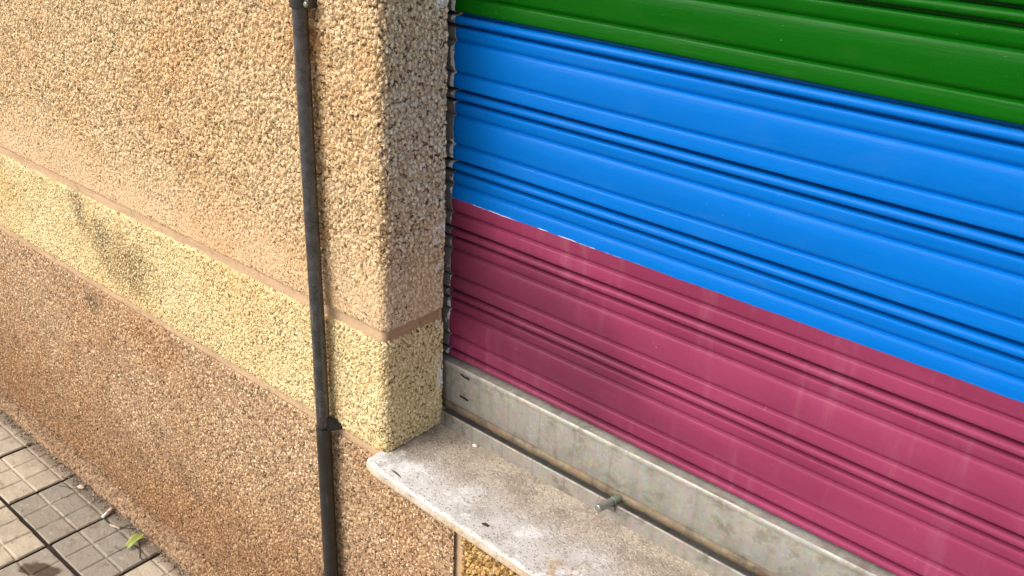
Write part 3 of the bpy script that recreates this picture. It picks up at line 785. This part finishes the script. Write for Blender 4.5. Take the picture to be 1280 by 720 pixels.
# ------------------------------------------------------------------ small things lying about
def leaf():
    k = NT('leaf_green'); p = k.pos()
    c = k.mix(k.noise(p, 90, 3), (0.20, 0.25, 0.045), (0.32, 0.34, 0.10))
    k.set(Base_Color=c, Roughness=0.45, Specular_IOR_Level=0.4)
    a, b = Vector((-0.7905, -0.098, 0.005)), Vector((-0.8030, -0.0460, 0.010))
    t = (b - a); L = t.length; t.normalize(); s = Vector((-t.y, t.x, 0)).normalized()
    bm = bmesh.new(); rows = []
    for i in range(15):
        q = i / 14; wd = 0.0125 * math.sin(math.pi * min(1, q * 0.96 + 0.02)) ** 0.75
        c0 = a.lerp(b, q) + Vector((0, 0, 0.006 * math.sin(math.pi * q)))
        rows.append([bm.verts.new(c0 + s * wd * m_ + Vector((0, 0, 0.0035 * abs(m_) + 0.0016 * math.sin(q * 9 + m_ * 2)))) for m_ in (-1, -0.5, 0, 0.5, 1)])
    for r0, r1 in zip(rows[:-1], rows[1:]):
        for j in range(4): bm.faces.new((r0[j], r0[j + 1], r1[j + 1], r1[j]))
    o = from_bm('fallen_leaf', bm, k.m, None, True)
    md = o.modifiers.new('thick', 'SOLIDIFY'); md.thickness = 0.0004
    tag(o, 'small yellow green leaf lying on the cracked grey tile', 'leaf')
leaf()
def butt():
    root = empty('cigarette_butt', (-0.941, -0.063, 0.004), 'white cigarette butt on the tile joint near the wall foot', 'cigarette butt')
    a, b = Vector((-0.9335, -0.079, 0.0062)), Vector((-0.9485, -0.047, 0.0072))
    k = NT('cigarette_paper'); p = k.pos(); k.set(Base_Color=k.mix(k.noise(p, 150, 3), (0.78, 0.76, 0.72), (0.62, 0.58, 0.52)), Roughness=0.8)
    bm = bmesh.new(); tube(bm, [a.lerp(b, q) for q in (0, 0.3, 0.62)], 0.0039, 16); from_bm('paper', bm, k.m, root, True)
    k = NT('cigarette_filter'); k.set(Base_Color=(0.60, 0.50, 0.40), Roughness=0.85)
    bm = bmesh.new(); tube(bm, [a.lerp(b, q) for q in (0.622, 0.8, 1.0)], 0.0040, 16); from_bm('filter', bm, k.m, root, True)
butt()
def scrap(name, c, rx, ry, h, ang, col, label, cat, seed):
    k = NT(name + '_surface'); p = k.pos(); k.set(Base_Color=k.mix(k.noise(p, 200, 3), col, tuple(q * 0.65 for q in col)), Roughness=0.9)
    bm = bmesh.new(); bmesh.ops.create_icosphere(bm, subdivisions=3, radius=1.0)
    for v in bm.verts:
        q = v.co.copy(); nz = 1 + 0.35 * mnoise.noise(q * 1.6 + Vector((seed, 0, 0)))
        v.co = Vector((q.x * rx * nz, q.y * ry * nz, q.z * h * nz))
    bmesh.ops.rotate(bm, verts=bm.verts, cent=(0, 0, 0), matrix=Euler((0, 0, ang)).to_matrix())
    bmesh.ops.translate(bm, verts=bm.verts, vec=Vector(c))
    tag(from_bm(name, bm, k.m, None, True), label, cat)
scrap('twig_scrap', (-0.886, -0.0750, 0.0035), 0.0165, 0.0032, 0.0026, 0.30, (0.50, 0.40, 0.30), 'tan twig scrap beside the white cigarette butt', 'scrap', 1)
scrap('paper_flake', (-1.083, -0.0575, 0.0045), 0.010, 0.007, 0.0035, 0.2, (0.62, 0.45, 0.35), 'pale pink paper flake against the foot of the wall', 'litter', 4)
scrap('pebble', (0.0885, 0.1170, ZT + 0.0018), 0.0042, 0.0030, 0.0026, 0.4, (0.80, 0.76, 0.68), 'tiny white pebble on the sill by the channel', 'pebble', 7)
scrap('dirt_crumb', (0.2337, -0.0161, ZT + 0.0004), 0.0062, 0.0030, 0.0014, 0.2, (0.05, 0.04, 0.03), 'black crumb of dirt near the front edge of the sill', 'dirt', 9)
scrap('wood_splinter', (0.050, -0.0235, ZT + 0.0004), 0.0125, 0.0016, 0.0012, -0.15, (0.14, 0.085, 0.06), 'thin dark splinter near the left corner of the sill', 'splinter', 11)
# grit in the angle between paving and wall, and on the sill
k = NT('grit'); p = k.pos(); k.set(Base_Color=k.mix(k.step(k.noise(p, 90, 2), .35, .65), (0.07, 0.05, 0.035), (0.42, 0.33, 0.22)), Roughness=0.95)
bm = bmesh.new()
def grain(c, r):
    m_ = bmesh.ops.create_icosphere(bm, subdivisions=1, radius=r)
    for v in m_['verts']:
        v.co = Vector((v.co.x * random.uniform(.7, 1.3), v.co.y * random.uniform(.7, 1.3), v.co.z * 0.7)) + Vector(c)
for _ in range(900):
    x = random.uniform(-1.75, -0.45)
    y = -0.041 - abs(random.gauss(0, 0.011))
    grain((x, y, 0.0012), random.uniform(0.0007, 0.0026))
for _ in range(160):
    grain((random.uniform(-1.7, -0.5), random.uniform(-0.40, -0.05), 0.0008), random.uniform(0.0005, 0.0014))
for _ in range(170):
    x = random.uniform(0.0, 0.7); y = 0.120 - abs(random.gauss(0, 0.03))
    grain((x, y, ZT + 0.0003), random.uniform(0.0004, 0.0013))
for _ in range(120):
    grain((random.uniform(0.0, 0.7), random.uniform(0.129, 0.137), ZT + 0.0065), random.uniform(0.0006, 0.0018))
tag(from_bm('grit', bm, k.m), kind='stuff')
